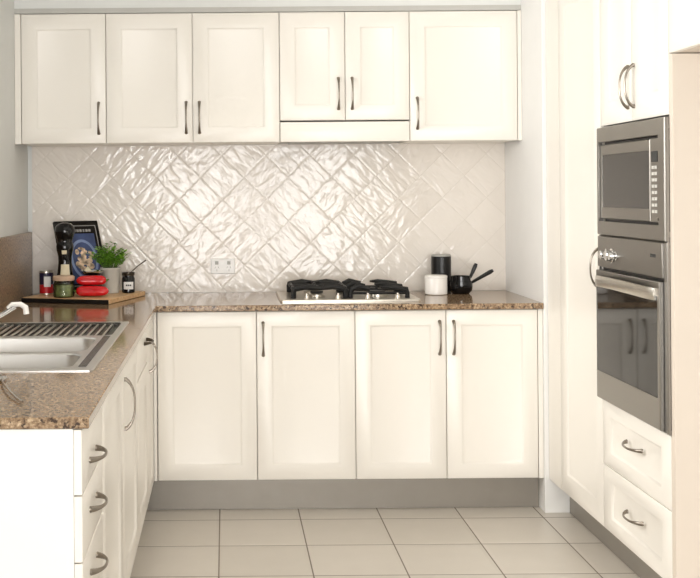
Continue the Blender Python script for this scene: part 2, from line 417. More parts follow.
# ------------------------------------------------------------ left run
Fl = F_left(XD); yc = [2.385, 2.755, 3.29, 3.86, 4.36, 4.699]
xi = XD-.0185
def left_cab(label, y0, y1, zt=BB-.001):
    t = thing('base_cabinet', label, 'cabinet', ((XL+XD)/2, (y0+y1)/2, DB), 'cream base cabinets of the sink run')
    return t
def left_body(t, y0, y1, zt=BB-.001): build('body', MB().box(XL+.002, xi, y0+.0006, y1-.0006, DB+.001, zt), 'cab', t)
t = left_cab('cream drawer cabinet at the near end of the sink run', yc[0], yc[1]); left_body(t, yc[0], yc[1])
dz = [.868, .724, .579, .440, DB]; hz_ = [.772, .660, .518, .32]
for i in range(4):
    zz = hz_[i]
    door(t, Fl, yc[0]-.018, yc[1], dz[i+1], dz[i], ((yc[0]+yc[1])/2-.02, zz, 'u'), name='drawer', profile=False, sag=.0, L=.12, hmat='handle')
build('end_panel', MB().box(XL+.002, xi, YE+.005, yc[0]-.0005, .001, BB-.001), 'endpanel', t, .0008)
t = left_cab('two-door cream base cabinet under the double sink', yc[1], yc[3])
# open-topped body so that the bowls hang inside it
m_ = MB(); y0, y1 = yc[1], yc[3]
m_.box(XL+.002, xi, y0+.0006, y0+.016, DB+.001, BB-.001).box(XL+.002, xi, y1-.016, y1-.0006, DB+.001, BB-.001)
m_.box(XL+.002, xi, y0+.016, y1-.016, DB+.001, DB+.017).box(XL+.002, XL+.012, y0+.016, y1-.016, DB+.017, BB-.001)
build('body', m_, 'cab', t)
door(t, Fl, yc[1], yc[2], DB, BB-.002, None, ins=.07)
door(t, Fl, yc[2], yc[3], DB, BB-.002, (yc[2]+.075, .731, 'v'), ins=.07, L=.155)
t = left_cab('cream cabinet with one narrow drawer beside the sink', yc[3], yc[4])
m_ = MB(); y0, y1 = yc[3], yc[4]
m_.box(XL+.002, xi, y0+.0006, y1-.0006, DB+.001, .70)
build('body', m_, 'cab', t)
door(t, Fl, yc[3]+.010, yc[4], .712, BB-.010, (4.23, .805, 'u'), name='drawer', profile=False, hmat='darkhandle', hl='dark pewter handle', L=.12)
door(t, Fl, yc[3], yc[4], DB, .708, None, ins=.07)
t = left_cab('narrow cream cabinet at the inner corner of the sink run', yc[4], yc[5]); left_body(t, yc[4], yc[5])
door(t, Fl, yc[4], yc[5], DB, BB-.002, (yc[4]+.09, .715, 'v'), ins=.055, L=.125)
tag(build('kickboard', MB().box(-.376, -.362, YE+.03, 4.774, .001, DB-.001), 'kick'), 'kickboard under the left run below the sink', 'kickboard', 'kickboards')

# ------------------------------------------------------------ worktop (L shape with sink cut-out)
sx0, sx1, sy0, sy1 = -.862, -.372, 2.985, 4.085
xe = -.296; ye = 4.682
def outline_extrude(mb, pts, z0, z1): mb.loops([[(x, y, z0) for x, y in pts], [(x, y, z1) for x, y in pts]])
mb = MB()
gx = [XL+.001, sx0, sx1, xe, XR-.001]; gy = [YE, sy0, sy1, ye, WB-.0015]
vid = {}
def gv(i, j, z):
    key = (i, j, z)
    if key not in vid: vid[key] = len(mb.v); mb.v.append((gx[i], gy[j], z))
    return vid[key]
cells = [(i, j) for i in range(3) for j in range(4) if (i, j) != (1, 1)] + [(3, 3)]
for (i, j) in cells:
    for z in (BB, BT): mb.f.append((gv(i,j,z), gv(i+1,j,z), gv(i+1,j+1,z), gv(i,j+1,z))); mb.mi.append(0)
    for (a, b_, nb) in (((i,j),(i+1,j),(i,j-1)), ((i+1,j),(i+1,j+1),(i+1,j)), ((i+1,j+1),(i,j+1),(i,j+1)), ((i,j+1),(i,j),(i-1,j))):
        if nb not in cells: mb.f.append((gv(*a,BB), gv(*b_,BB), gv(*b_,BT), gv(*a,BT))); mb.mi.append(0)
tag(build('granite_worktop', mb, 'granite', None, .003), 'L-shaped speckled brown granite worktop over the base cabinets', 'worktop')
tag(build('granite_upstand', MB().box(XL+.0005, XL+.020, YE, WB-.0018, BT+.0005, 1.193), 'granite_satin', None, .001),
    'tall brown granite upstand on the left wall behind the chopping board', 'splashback')

# ------------------------------------------------------------ sink
t = thing('double_sink', 'stainless steel double bowl sink with ribbed drainer set in the granite', 'sink', (-.61, 3.53, BT))
def rrect(x0, x1, y0, y1, r, z, n=8):
    pts = []
    for cx, cy, a0 in ((x1-r, y1-r, 0), (x0+r, y1-r, PI/2), (x0+r, y0+r, PI), (x1-r, y0+r, 1.5*PI)):
        for i in range(n+1):
            a = a0+PI/2*i/n; pts.append((cx+r*math.cos(a), cy+r*math.sin(a), z))
    return pts
zt = BT+.0035
ox0, ox1, oy0, oy1 = -.872, -.362, 2.972, 4.096
bowls = [(-.80, -.425, 3.01, 3.285), (-.80, -.425, 3.325, 3.655)]
drain = (-.83, -.385, 3.70, 4.07)
mb = MB()
def cell(mb, X0, X1, Y0, Y1, hole, r, ro):
    outer = rrect(X0, X1, Y0, Y1, ro, zt); inner = rrect(*hole, r, zt)
    mb.loops([outer, inner], False, False)
cuts = [oy0, 3.305, 3.678, oy1]
for (c0, c1, h, r) in ((cuts[0], cuts[1], bowls[0], .05), (cuts[1], cuts[2], bowls[1], .05), (cuts[2], cuts[3], drain, .03)):
    cell(mb, ox0, ox1, c0, c1, h, r, .0005)
# turned-down rim
mb.loops([rrect(ox0, ox1, oy0, oy1, .012, zt), rrect(ox0-.0015, ox1+.0015, oy0-.0015, oy1+.0015, .013, zt-.001), rrect(ox0-.0015, ox1+.0015, oy0-.0015, oy1+.0015, .013, BT+.0003)], False, False)
build('deck', mb, 'sinksteel', t)
for hb in bowls:
    mb = MB(); x0, x1, y0, y1 = hb
    mb.loops([rrect(x0, x1, y0, y1, .05, zt), rrect(x0+.004, x1-.004, y0+.004, y1-.004, .048, zt-.004), rrect(x0+.008, x1-.008, y0+.008, y1-.008, .045, zt-.13),
              rrect(x0+.018, x1-.018, y0+.018, y1-.018, .04, zt-.155), rrect(x0+.045, x1-.045, y0+.045, y1-.045, .03, zt-.165)], False, True)
    b = build('bowl', mb, 'sinksteel', t)
    cx, cy = (x0+x1)/2, (y0+y1)/2
    build('waste', MB().lathe([(.042, zt-.1648), (.042, zt-.162), (.036, zt-.162), (.03, zt-.1645)], cx, cy), 'chrome', b)
mb = MB(); x0, x1, y0, y1 = drain
mb.loops([rrect(x0, x1, y0, y1, .03, zt), rrect(x0+.006, x1-.006, y0+.006, y1-.006, .028, zt-.010)], False, True)
d = build('drainer', mb, 'reflection_steel', t); d['label'] = 'recessed drainer tray with a dark reflection in its colour'  # tray's dark reflections are put into its steel colour
mb = MB(); x = x0+.022
while x < x1-.015:
    mb.tube([(x, y0+.02, zt-.0075), (x, y0+.03, zt-.005), (x, y1-.03, zt-.005), (x, y1-.02, zt-.0075)], [.002, .0036, .0036, .002], 8)
    x += .026
build('rib', mb, 'steel_light', d)
rl = build('dark_reflection_strip', MB().box(-.408, -.386, 3.03, 3.672, zt+.0003, zt+.0022), 'reflection_steel', t, .0008); rl['label'] = 'dark reflection painted as a strip beside the bowls'  # added strip painting the dark reflection along the sink's right rim
# tap
t = thing('sink_mixer_tap', 'chrome mixer tap with a low spout over the sink at the left', 'tap', (-.905, 3.60, BT))
build('tap_body', MB().lathe([(.026, BT+.0006), (.026, BT+.006), (.02, BT+.01), (.02, BT+.06), (.022, BT+.062), (.018, BT+.075)], -.905, 3.60), 'chrome', t)
build('lever', MB().tube([(-.905, 3.60, BT+.07), (-.907, 3.56, BT+.10), (-.908, 3.51, BT+.125)], [.009, .006, .005], 10), 'chrome', t)
build('spout', MB().tube([(-.89, 3.60, BT+.045), (-.84, 3.60, BT+.045), (-.78, 3.60, BT+.062), (-.73, 3.60, BT+.088), (-.69, 3.60, BT+.112)], [.010, .0095, .0085, .008, .008], 14), 'chrome', t)
sp = build('spout_head', MB().tube([(-.715, 3.60, BT+.108), (-.70, 3.60, BT+.119), (-.672, 3.60, BT+.120), (-.656, 3.60, BT+.110), (-.653, 3.60, BT+.088)], [.006, .008, .009, .010, .010], 16), 'ceramic', t)
sp['label'] = 'white spout tip'
# spoon on the worktop
t = thing('metal_spoon', 'thin curved metal spoon handle lying on granite in front of the sink', 'spoon', (-.52, 2.68, BT))
build('spoon_handle', MB().tube([(-.469, 2.517, BT+.004), (-.485, 2.55, BT+.006), (-.515, 2.62, BT+.009), (-.55, 2.72, BT+.010), (-.573, 2.80, BT+.008)], [.0045, .0032, .0028, .0028, .003], 10), 'chrome', t)
build('spoon_bowl', MB().tube([(-.573, 2.80, BT+.008), (-.58, 2.83, BT+.0055), (-.588, 2.86, BT+.005), (-.596, 2.89, BT+.0065)], [.003, .014, .017, .005], 14, flat=1, up=(0,0,1)) , 'chrome', t)
for ob in list(t.children):
    if ob.name.startswith('spoon_bowl'):
        for v in ob.data.vertices:
            v.co.z = (v.co.z-.006)*.22+.006

# ------------------------------------------------------------ power outlet
ox, oz = -.013, EYE-(266-193)/207.
t = thing('power_outlet', 'white double power outlet on the tiled splashback', 'power outlet', (ox, WB-.001, oz-.036))
pl = build('cover_plate', MB().box(ox-.058, ox+.058, WB-.012, WB-.0014, oz-.036, oz+.036), 'plastic', t, .003)
for sx in (-.029, .029):
    build('rocker_switch', MB().box(ox+sx-.008, ox+sx+.008, WB-.015, WB-.0122, oz+.008, oz+.024), 'plasticshade', t, .001)
    mb = MB()
    for ang, px, pz in ((.5, -.008, -.006), (-.5, .008, -.006), (0, 0, -.020)):
        c = (ox+sx+px, WB-.0123, oz+pz); a = (math.sin(ang), 0, math.cos(ang)); b_ = (math.cos(ang), 0, -math.sin(ang))
        mb.obox(c, a, b_, (0, 1, 0), .005, .0012, .0004)
    build('socket_slots', mb, 'plasticshade', t)

# ------------------------------------------------------------ gas cooktop
cx0, cx1, cy0, cy1 = .238, .852, 4.80, 5.22; zc = BT+.0005
t = thing('gas_cooktop', 'stainless steel gas cooktop with black cast-iron trivets on the granite worktop', 'cooktop', ((cx0+cx1)/2, (cy0+cy1)/2, BT))
mb = MB(); mb.loops([rrect(cx0, cx1, cy0, cy1, .012, zc), rrect(cx0, cx1, cy0, cy1, .012, zc+.006), rrect(cx0+.004, cx1-.004, cy0+.004, cy1-.004, .010, zc+.010), rrect(cx0+.012, cx1-.012, cy0+.012, cy1-.012, .008, zc+.0085)])
build('hob_plate', mb, 'grate_steel', t)
zp = zc+.0087
for bx, by, r in ((.408, 4.945, .036), (.408, 5.12, .045), (.68, 4.945, .045), (.68, 5.12, .034)):
    bn = build('burner', MB().lathe([(r, zp), (r, zp+.012), (r*.8, zp+.018), (r*.3, zp+.019)], bx, by), 'steel_light', t)
    build('burner_cap', MB().lathe([(r*.78, zp+.0195), (r*.82, zp+.022), (r*.75, zp+.026), (r*.2, zp+.027)], bx, by), 'iron', bn)
for kx in (.355, .492, .623, .754):
    kb = build('knob', MB().lathe([(.017, zp), (.017, zp+.004), (.014, zp+.006), (.013, zp+.018), (.010, zp+.020)], kx, 4.832, 24), 'grate_steel', t)
    build('grip', MB().box(kx-.003, kx+.003, 4.821, 4.843, zp+.0202, zp+.026), 'grate_steel', kb, .001)
def trivet(x0, x1, parts):
    mb = MB(); y0, y1 = 4.835, 5.175; w = .0065
    for p in parts:
        mb.tube(p[0], p[1], 8, up=(0, 0, 1))
    return mb
zt_ = zp+.050
# left trivet: closed rail on four legs, fingers over two burners
P = []
x0, x1, y0, y1 = .300, .532, 4.875, 5.195
for (xa, ya) in ((x0, y0), (x1, y0), (x0, y1), (x1, y1)):
    P.append(([(xa, ya, zp), (xa, ya, zp+.03), (xa+(.008 if xa == x0 else -.008), ya, zt_-.002)], [.012, .013, .011]))
for ya in (y0, y1): P.append(([(x0, ya, zt_-.010), ((x0*3+x1)/4, ya, zt_), ((x0+x1)/2, ya, zt_-.006), ((x0+3*x1)/4, ya, zt_), (x1, ya, zt_-.010)], [.012, .011, .009, .011, .012]))
for xa in (x0, x1): P.append(([(xa, y0, zt_-.008), (xa, y1, zt_-.008)], .010))
ym = (y0+y1)/2
P.append(([(x0, ym, zt_-.008), (x1, ym, zt_-.008)], .010))
for by in (4.945, 5.12):
    for dx, dy in ((1, 0), (-1, 0)):
        P.append(([(.408+dx*.12, by, zt_-.004), (.408+dx*.03, by, zt_)], [.008, .006]))
    for dy in (-1, 1):
        P.append(([(.408, by+dy*.065, zt_-.004), (.408, by+dy*.025, zt_)], [.008, .006]))
build('trivet', trivet(0, 0, P), 'iron', t)
# right trivet: low rail, one raised side by the centre, and a drooping wing on the right
P = []
x0, x1 = .552, .805
zl = zp+.022
for (xa, ya) in ((x0, y0), (x1, y0), (x0, y1), (x1, y1)): P.append(([(xa, ya, zp), (xa, ya, zl)], [.011, .010]))
for ya in (y0, y1): P.append(([(x0, ya, zl), (x1, ya, zl)], .007))
for xa in (x0, x1): P.append(([(xa, y0, zl), (xa, y1, zl)], .009))
for ya in (y0, ym, y1):
    P.append(([(x0+.003, ya, zl), (x0+.006, ya, zt_-.012), (x0+.03, ya, zt_), (x0+.085, ya, zt_-.010)], [.011, .013, .013, .009]))
    P.append(([(x1, ya, zl-.005), (x1-.004, ya, zl+.014), (x1-.04, ya, zt_-.010), (x1-.09, ya, zt_-.002), (x1-.125, ya, zt_-.002)], [.011, .013, .013, .010, .004]))
P.append(([(.69, ym, zl+.003), (.69, ym, zl+.03)], [.006, .005])); P.append(([(x0, ym, zl), (x1, ym, zl)], .006))
build('trivet', trivet(0, 0, P), 'iron', t)

# ------------------------------------------------------------ canisters and pans
cx, cy = .978, 5.115
t = thing('white_canister', 'short white ceramic canister in front of the black canister', 'canister', (cx, cy, BT))
r = .0515
build('pot', MB().lathe([(r-.004, BT+.0006), (r, BT+.004), (r, BT+.076), (r-.001, BT+.078)], cx, cy), 'ceramic', t)
build('lid', MB().lathe([(r+.001, BT+.0785), (r+.001, BT+.086), (r-.004, BT+.090), (.01, BT+.091)], cx, cy), 'ceramic', t)
cx, cy = 1.026, 5.235; r = .0465
t = thing('black_canister', 'tall black canister with a pale rim behind the white one', 'canister', (cx, cy, BT))
build('pot', MB().lathe([(r-.003, BT+.0006), (r, BT+.004), (r, BT+.168), (r-.002, BT+.170)], cx, cy), 'black', t)
lb = build('lid', MB().lathe([(r, BT+.1706), (r+.0005, BT+.174), (r-.003, BT+.179), (.01, BT+.180)], cx, cy), 'plasticshade', t); lb['label'] = 'pale grey lid'
def pan(cx, cy, z0, r, h, tip, label, mid):
    t = thing('saucepan', label, 'saucepan', (cx, cy, z0), 'nested black saucepans')
    build('pan_body', MB().lathe([(.004, z0+.0006), (r*.7, z0+.0006), (r*.93, z0+h*.25), (r, z0+h*.6), (r*.96, z0+h), (r*.92, z0+h), (r*.95, z0+h*.6), (r*.88, z0+h*.28), (r*.66, z0+.004), (.004, z0+.004)], cx, cy), 'gloss_black', t)
    a = Vector((cx+r*.93, cy, z0+h*.88)); b_ = Vector(tip); m1 = Vector(mid)
    pts = [a.lerp(m1, .0)]; 
    for i in range(1, 9):
        q = i/8; pts.append(a*(1-q)**2+m1*2*q*(1-q)+b_*q*q)
    build('handle', MB().tube(pts, [.006, .007, .0075, .008, .0085, .009, .0095, .010, .007], 12), 'black', t)
pan(1.100, 5.150, BT, .0555, .058, (1.240, 5.10, 1.006), 'lower black saucepan whose handle reaches furthest right', (1.19, 5.12, .975))
pan(1.100, 5.150, BT+.006, .047, .076, (1.176, 5.16, 1.034), 'upper black saucepan with the steeper handle, nested in the other', (1.155, 5.16, .985))

# ------------------------------------------------------------ chopping board and things on it
ang = -17.6*PI/180; wv = Vector((math.cos(ang), math.sin(ang), 0)); dv = Vector((-math.sin(ang), math.cos(ang), 0))
p0 = Vector((-.907, 4.878, BT)); bw, bd = .418, .435; zb = BT+.022
t = thing('chopping_board', 'wooden chopping board with a dark front edge in the worktop corner', 'chopping board', tuple(p0+wv*bw/2+dv*bd/2))
cc = p0+wv*bw/2+dv*(bd/2+.004)
build('board', MB().obox(cc+Vector((0, 0, .0115)), wv, dv, (0, 0, 1), bw/2, bd/2-.004, .0105), 'wood', t, .002)
e = build('edge_band', MB().obox(p0+wv*bw/2+dv*.0035+Vector((0, 0, .0105)), wv, dv, (0, 0, 1), bw/2, .0034, .0098), 'black', t, .001); e['label'] = 'black front edge'
zb = BT+.0222
# tin
cx, cy = -.822, 5.045; r = .031
t = thing('food_tin', 'small red and dark labelled tin at the left of the board', 'tin', (cx, cy, zb))
build('can', MB().lathe([(r, zb), (r, zb+.105), (r-.002, zb+.107), (r-.003, zb+.104), (.004, zb+.104)], cx, cy), 'steel_light', t)
build('label_band', MB().lathe([(r+.0004, zb+.045), (r+.0008, zb+.045), (r+.0008, zb+.098), (r+.0004, zb+.098)], cx, cy, 32, False, False), 'tin_dark', t)
build('label_band', MB().lathe([(r+.0004, zb+.006), (r+.0008, zb+.006), (r+.0008, zb+.0445), (r+.0004, zb+.0445)], cx, cy, 32, False, False), 'tin_red', t)
mb = MB(); a = .9
mb.loops([[(cx+(r+.0012)*math.cos(q), cy+(r+.0012)*math.sin(q), z) for q in [(-PI/2-.2+i*.2) for i in range(6)]] for z in (zb+.035, zb+.082)], False, False, False)
build('label_print', mb, 'labelw', t)
# green jar
cx, cy = -.720, 4.888; r = .046
t = thing('glass_jar', 'squat glass jar of green preserve with a pale lid', 'jar', (cx, cy, zb))
build('contents', MB().lathe([(r-.006, zb+.003), (r-.003, zb+.008), (r-.003, zb+.052), (r-.006, zb+.056), (.003, zb+.057)], cx, cy), 'green', t)
build('glass', MB().lathe([(r-.004, zb+.0005), (r, zb+.005), (r, zb+.058), (r-.005, zb+.068), (r-.005, zb+.074)], cx, cy, 40, True, False), 'jarglass', t)
build('lid', MB().lathe([(r+.001, zb+.0745), (r+.002, zb+.078), (r+.002, zb+.091), (r-.002, zb+.095), (.004, zb+.0965)], cx, cy), 'lid', t)
# pepper mill
cx, cy = -.729, 4.997
t = thing('pepper_mill', 'tall black pepper mill with cream labels in front of the cookbook', 'pepper mill', (cx, cy, zb))
prof = [(.040, 0), (.044, .006), (.044, .03), (.041, .075), (.033, .115), (.0305, .15), (.031, .175), (.038, .205), (.0395, .222), (.036, .236)]
build('mill_body', MB().lathe([(r, zb+z) for r, z in prof], cx, cy), 'gloss_black', t)
build('mill_head', MB().lathe([(r, zb+z) for r, z in ((.036, .2365), (.034, .243), (.037, .256), (.043, .272), (.046, .290), (.042, .310), (.030, .322), (.012, .328))], cx, cy), 'gloss_black', t)
def patch(cx, cy, rf, z0, z1, a0, a1, n=8, m=4):
    mb = MB(); mb.loops([[(cx+(rf(z0+(z1-z0)*j/m)+.0007)*math.cos(a0+(a1-a0)*i/n), cy+(rf(z0+(z1-z0)*j/m)+.0007)*math.sin(a0+(a1-a0)*i/n), z0+(z1-z0)*j/m) for i in range(n+1)] for j in range(m+1)], False, False, False); return mb
def rfun(z):
    z -= zb
    for (r0, z0), (r1, z1) in zip(prof, prof[1:]):
        if z0 <= z <= z1: return r0+(r1-r0)*(z-z0)/(z1-z0)+.0003
    return prof[-1][0]
build('label', patch(cx, cy, rfun, zb+.088, zb+.140, -PI/2-.45, -PI/2+.75, 8, 6), 'label', t)
build('label', patch(cx, cy, rfun, zb+.186, zb+.204, -PI/2-.25, -PI/2+.35, 6, 3), 'label', t)
# cookbook leaning on the tiles
yaw = 33*PI/180; n_h = Vector((math.sin(yaw), -math.cos(yaw), 0)); w_ = Vector((math.cos(yaw), math.sin(yaw), 0))
lean = 23*PI/180; up = Vector((0, 0, math.cos(lean))) - n_h*math.sin(lean); nn = n_h*math.cos(lean)+Vector((0, 0, math.sin(lean)))
bw_, bh_ = .226, .350; th_ = .016
bl = Vector((-.742, 5.085, zb+.0002))     # bottom-left at the cover face's back
bc = bl+w_*bw_/2+up*bh_/2+nn*th_/2
t = thing('cookbook', 'black-bordered cookbook with a blue food cover leaning on the tiles', 'book', tuple(bl+w_*bw_/2))
build('pages', MB().obox(bc, w_, up, nn, bw_/2-.004, bh_/2-.004, th_/2-.002), 'labelw', t)
build('cover', MB().obox(bc+nn*(th_/2-.0015), w_, up, nn, bw_/2, bh_/2, .0014).obox(bc-nn*(th_/2-.0015), w_, up, nn, bw_/2, bh_/2, .0014).obox(bc-w_*(bw_/2-.001), w_, up, nn, .0012, bh_/2, th_/2), 'gloss_black', t, .0005)
fc = bc+nn*(th_/2+.0002)
cv = [o for o in t.children if o.name.startswith('cover')][0]; cv['_off'] = t['_loc']
def fl(u, v, d=0): return fc+w_*u+up*v+nn*d
mb = MB()
for (u0, u1, v0, v1) in ((-.098, .098, .148, .152), (-.098, -.094, -.15, .152), (.094, .098, -.15, .152), (-.098, .098, -.152, -.148)):
    mb.obox(fl((u0+u1)/2, (v0+v1)/2, .0003), w_, up, nn, abs(u1-u0)/2, abs(v1-v0)/2, .0003)
build('cover_line', mb, 'coverline', cv)
build('cover_panel', MB().obox(fl(.004, -.015, .0005), w_, up, nn, .078, .125, .0005), 'navy', cv)
mb = MB()
def ell(cu, cv_, ru, rv, d): return [tuple(fl(cu+ru*math.cos(q*2*PI/32), cv_+rv*math.sin(q*2*PI/32), d)) for q in range(32)]
mb.loops([ell(.008, -.02, .070, .100, .0011), ell(.008, -.02, .070, .100, .0015)]); build('cover_plate_print', mb, 'plate', cv)
mb = MB(); mb.loops([ell(.008, -.02, .058, .086, .0016), ell(.008, -.02, .058, .086, .0019)]); build('cover_plate_centre', mb, 'navy', cv)
mb = MB(); random.seed(3)
for i in range(34):
    a = random.random()*6.28; q = random.random()**.6*.046; mb.loops([ell(.008+q*math.cos(a), -.015+q*1.3*math.sin(a), random.uniform(.007, .015), random.uniform(.006, .014), .002+i*.00004), ell(.008+q*math.cos(a), -.015+q*1.3*math.sin(a), .006, .006, .0023+i*.00004)])
build('cover_food_print', mb, 'food', cv)
mb = MB(); u = -.062
for i in range(9):
    wl = .0045 if i in (2, 6) else .006
    mb.obox(fl(u, .125, .0006), w_, up, nn, wl, .0065, .0004); u += .0155
build('cover_title', mb, 'coverline', cv)
# steel dish
cx, cy = -.606, 5.000
t = thing('steel_dish', 'small black pot holding a shiny steel dish behind the red peppers', 'dish', (cx, cy, zb))
build('pot', MB().lathe([(.03, zb), (.042, zb+.01), (.046, zb+.06), (.044, zb+.086), (.02, zb+.087)], cx, cy), 'black', t)
build('dish', MB().lathe([(.02, zb+.0875), (.04, zb+.092), (.054, zb+.108), (.056, zb+.108), (.042, zb+.0895), (.02, zb+.0872)][:4]+[(.052, zb+.1095), (.038, zb+.095), (.004, zb+.091)], cx, cy), 'chrome', t)
# garlic-like white knob in the dish
t = thing('garlic_bulb', 'small pale garlic bulb resting in the steel dish', 'garlic', (cx-.02, cy-.005, zb+.093))
gm = MB(); ls = []
for i in range(9):
    q = i/8; rr_ = .016*math.sin(min(1, q*1.15+.08)*PI*.93)**.7 if q < .86 else .004; z = zb+.0945+q*.034
    ls.append([(cx-.02+rr_*(1+.08*math.cos(6*s*2*PI/36))*math.cos(s*2*PI/36), cy-.005+rr_*(1+.08*math.cos(6*s*2*PI/36))*math.sin(s*2*PI/36), z) for s in range(36)])
build('bulb', gm.loops(ls), 'label', t)
# red peppers
def pepper(cx, cy, cz, L, r, label, flip=1):
    t = thing('red_pepper', label, 'pepper', (cx, cy, cz-r), 'red peppers stacked on the board')
    ls = []; N = 24
    for i in range(N+1):
        q = i/N; x = cx+flip*(q-.5)*L
        rr_ = r*max(.04, (1-abs(2*q-1)**5))**.5*(1.04-.12*q)
        yy = cy+.004*math.sin(q*5)
        ls.append([(x, yy+rr_*(1+.07*math.cos(3*a+1))*math.cos(a), cz+rr_*.97*(1+.07*math.cos(3*a+1))*math.sin(a)) for a in [s*2*PI/30 for s in range(30)]])
    build('flesh', MB().loops(ls), 'red', t)
    sx = cx-flip*L/2
    build('stalk', MB().tube([(sx+flip*.004, cy, cz), (sx-flip*.005, cy, cz+.002), (sx-flip*.009, cy, cz+.006)], [.008, .0035, .004], 8), 'stalk', t)
pepper(-.592, 4.882, zb+.0255, .146, .0238, 'lower red pepper lying at the front of the board', 1)
pepper(-.597, 4.893, zb+.0725, .134, .0218, 'upper red pepper lying on top of the other one', -1)
# potted herb
cx, cy = -.532, 5.075; ht = .118
t = thing('potted_herb', 'small green herb in a pale grey ceramic pot on the board', 'plant', (cx, cy, zb))
build('pot', MB().lathe([(.036, zb), (.039, zb+.003), (.046, zb+ht-.012), (.0475, zb+ht-.010), (.0475, zb+ht), (.044, zb+ht), (.042, zb+ht-.012), (.004, zb+ht-.012)], cx, cy), 'greypot', t)
build('soil', MB().lathe([(.0415, zb+ht-.0115), (.0415, zb+ht-.006), (.01, zb+ht-.004)], cx, cy), 'soil', t)
mb = MB(); st = MB(); random.seed(11)
for i in range(60):
    a = random.random()*2*PI; rr_ = random.random()**.6; base = Vector((cx+.028*rr_*math.cos(a), cy+.028*rr_*math.sin(a), zb+ht-.006))
    H = random.uniform(.05, .115)*(1.1-.35*rr_); tip = base+Vector((.058*rr_*math.cos(a)+random.uniform(-.012, .012), .032*rr_*math.sin(a), H))
    if tip.y > 5.20: tip.y = 5.20
    st.tube([base, (base+tip)/2+Vector((0, 0, .006)), tip], [.0016, .0013, .0008], 5)
    for j in range(8):
        q = .3+.7*j/7; p = base.lerp(tip, q); b2 = random.random()*2*PI; d = Vector((math.cos(b2), math.sin(b2), random.uniform(.1, .9))).normalized()
        Ln = random.uniform(.020, .034); w2 = d.cross(Vector((0, 0, 1))).normalized()*Ln*.30; dn = Vector((0, 0, -.003))
        mb.add([p, p+d*Ln*.45+w2, p+d*Ln+dn, p+d*Ln*.45-w2, p+d*Ln*.5+Vector((0, 0, .002))], [(0, 1, 4), (1, 2, 4), (2, 3, 4), (3, 0, 4)])
build('foliage', mb, 'leaf', t, smooth=False); build('stems', st, 'stalk', t)
# dark jar with spoon
cx, cy = -.449, 5.078; r = .030
t = thing('chutney_jar', 'dark chutney jar with a white label beside the potted herb', 'jar', (cx, cy, zb))
build('jar_body', MB().lathe([(r-.004, zb), (r, zb+.004), (r, zb+.068), (r-.004, zb+.074), (r-.004, zb+.080)], cx, cy, 36, True, False), 'gloss_black', t)
build('contents', MB().lathe([(r-.006, zb+.066), (r-.006, zb+.068), (.003, zb+.069)], cx, cy), 'jam', t)
build('rim', MB().lathe([(r-.001, zb+.0805), (r, zb+.083), (r, zb+.094), (r-.003, zb+.095), (r-.005, zb+.094), (r-.005, zb+.0805)], cx, cy, 36, False, False), 'darkhandle', t)
build('label', patch(cx, cy, lambda z: r, zb+.018, zb+.052, -PI/2-.7, -PI/2+.9, 10, 1), 'labelw', t)
mb = MB()
for i, (a0, a1) in enumerate(((-.25, -.05), (.0, .2), (.28, .5))): mb.v, mb.v
for (a0, a1) in ((-.3, -.08), (-.02, .2), (.26, .5)):
    for zz in (zb+.033,):
        q = patch(cx, cy, lambda z: r+.0006, zz, zz+.007, -PI/2+a0, -PI/2+a1, 3, 1); mb.add(q.v, q.f)
build('label_print', mb, 'black', t)
t2 = thing('jar_spoon', 'thin dark spoon standing in the chutney jar and leaning right', 'spoon', (cx, cy, zb+.0695))
build('spoon_stem', MB().tube([(cx-.012, cy, zb+.072), (cx+.010, cy, zb+.093), (cx+.045, cy, zb+.124), (cx+.082, cy, zb+.150)], [.0035, .0022, .0024, .003], 8), 'darkhandle', t2)

# ------------------------------------------------------------ tall units on the right
Ft = F_tall(XT); yP0, yP1, yPf = 4.012, 4.515, 4.684; yT0 = 3.395
xb = XT+.0185
t = thing('pantry_cabinet', 'tall single-door cream pantry left of the oven', 'cabinet', (1.67, 4.3, DB))
build('body', MB().box(xb, XTW-.002, yP0+.0006, yPf, DB+.001, UT+.002), 'cab', t)
door(t, Ft, yP0, yP1, DB, UT, (yP0+.028, 1.088, 'v'), ins=.078)
build('filler_strip', MB().box(XT+.0005, xb-.0005, yP1+.001, yPf, DB+.001, UT), 'cab', t, .0008)
t = thing('oven_tower_cabinet', 'tall cream cabinet housing the built-in microwave and oven', 'cabinet', (1.67, 3.7, DB))
Zo0, Zo1, Zo2 = .617, 1.212, 1.600
mb = MB()
mb.box(xb, XTW-.002, yT0+.0006, yT0+.018, DB+.001, UT+.002).box(xb, XTW-.002, yP0-.018, yP0-.0006, DB+.001, UT+.002)
mb.box(xb, XTW-.002, yT0+.018, yP0-.018, DB+.001, Zo0-.006).box(xb, XTW-.002, yT0+.018, yP0-.018, Zo2+.006, UT+.002)
mb.box(XTW-.02, XTW-.002, yT0+.018, yP0-.018, Zo0-.006, Zo2+.006)
build('body', mb, 'cab', t)
ymid = (yT0+yP0)/2
door(t, Ft, ymid, yP0, Zo2+.004, UT, (ymid+.026, 1.722, 'v'), ins=.08)
door(t, Ft, yT0, ymid, Zo2+.004, UT, (ymid-.026, 1.722, 'v'), ins=.08)
door(t, Ft, yT0, yP0, .379, Zo0-.004, (ymid-.005, .512, 'u'), ins=.078, insv=.05, name='drawer', sag=.004)
door(t, Ft, yT0, yP0, DB, .379, (ymid-.005, .272, 'u'), ins=.078, insv=.05, name='drawer', sag=.004)
sp = build('side_panel', MB().box(XT+.001, XTW-.002, 3.366, yT0-.001, .001, 1.790), 'tallpanel', t, .0008); sp['label'] = 'beige side panel facing the camera'
t = thing('fridge_top_cabinet', 'cream cabinet over the empty fridge space at top right', 'cabinet', (1.67, 2.9, 1.792))
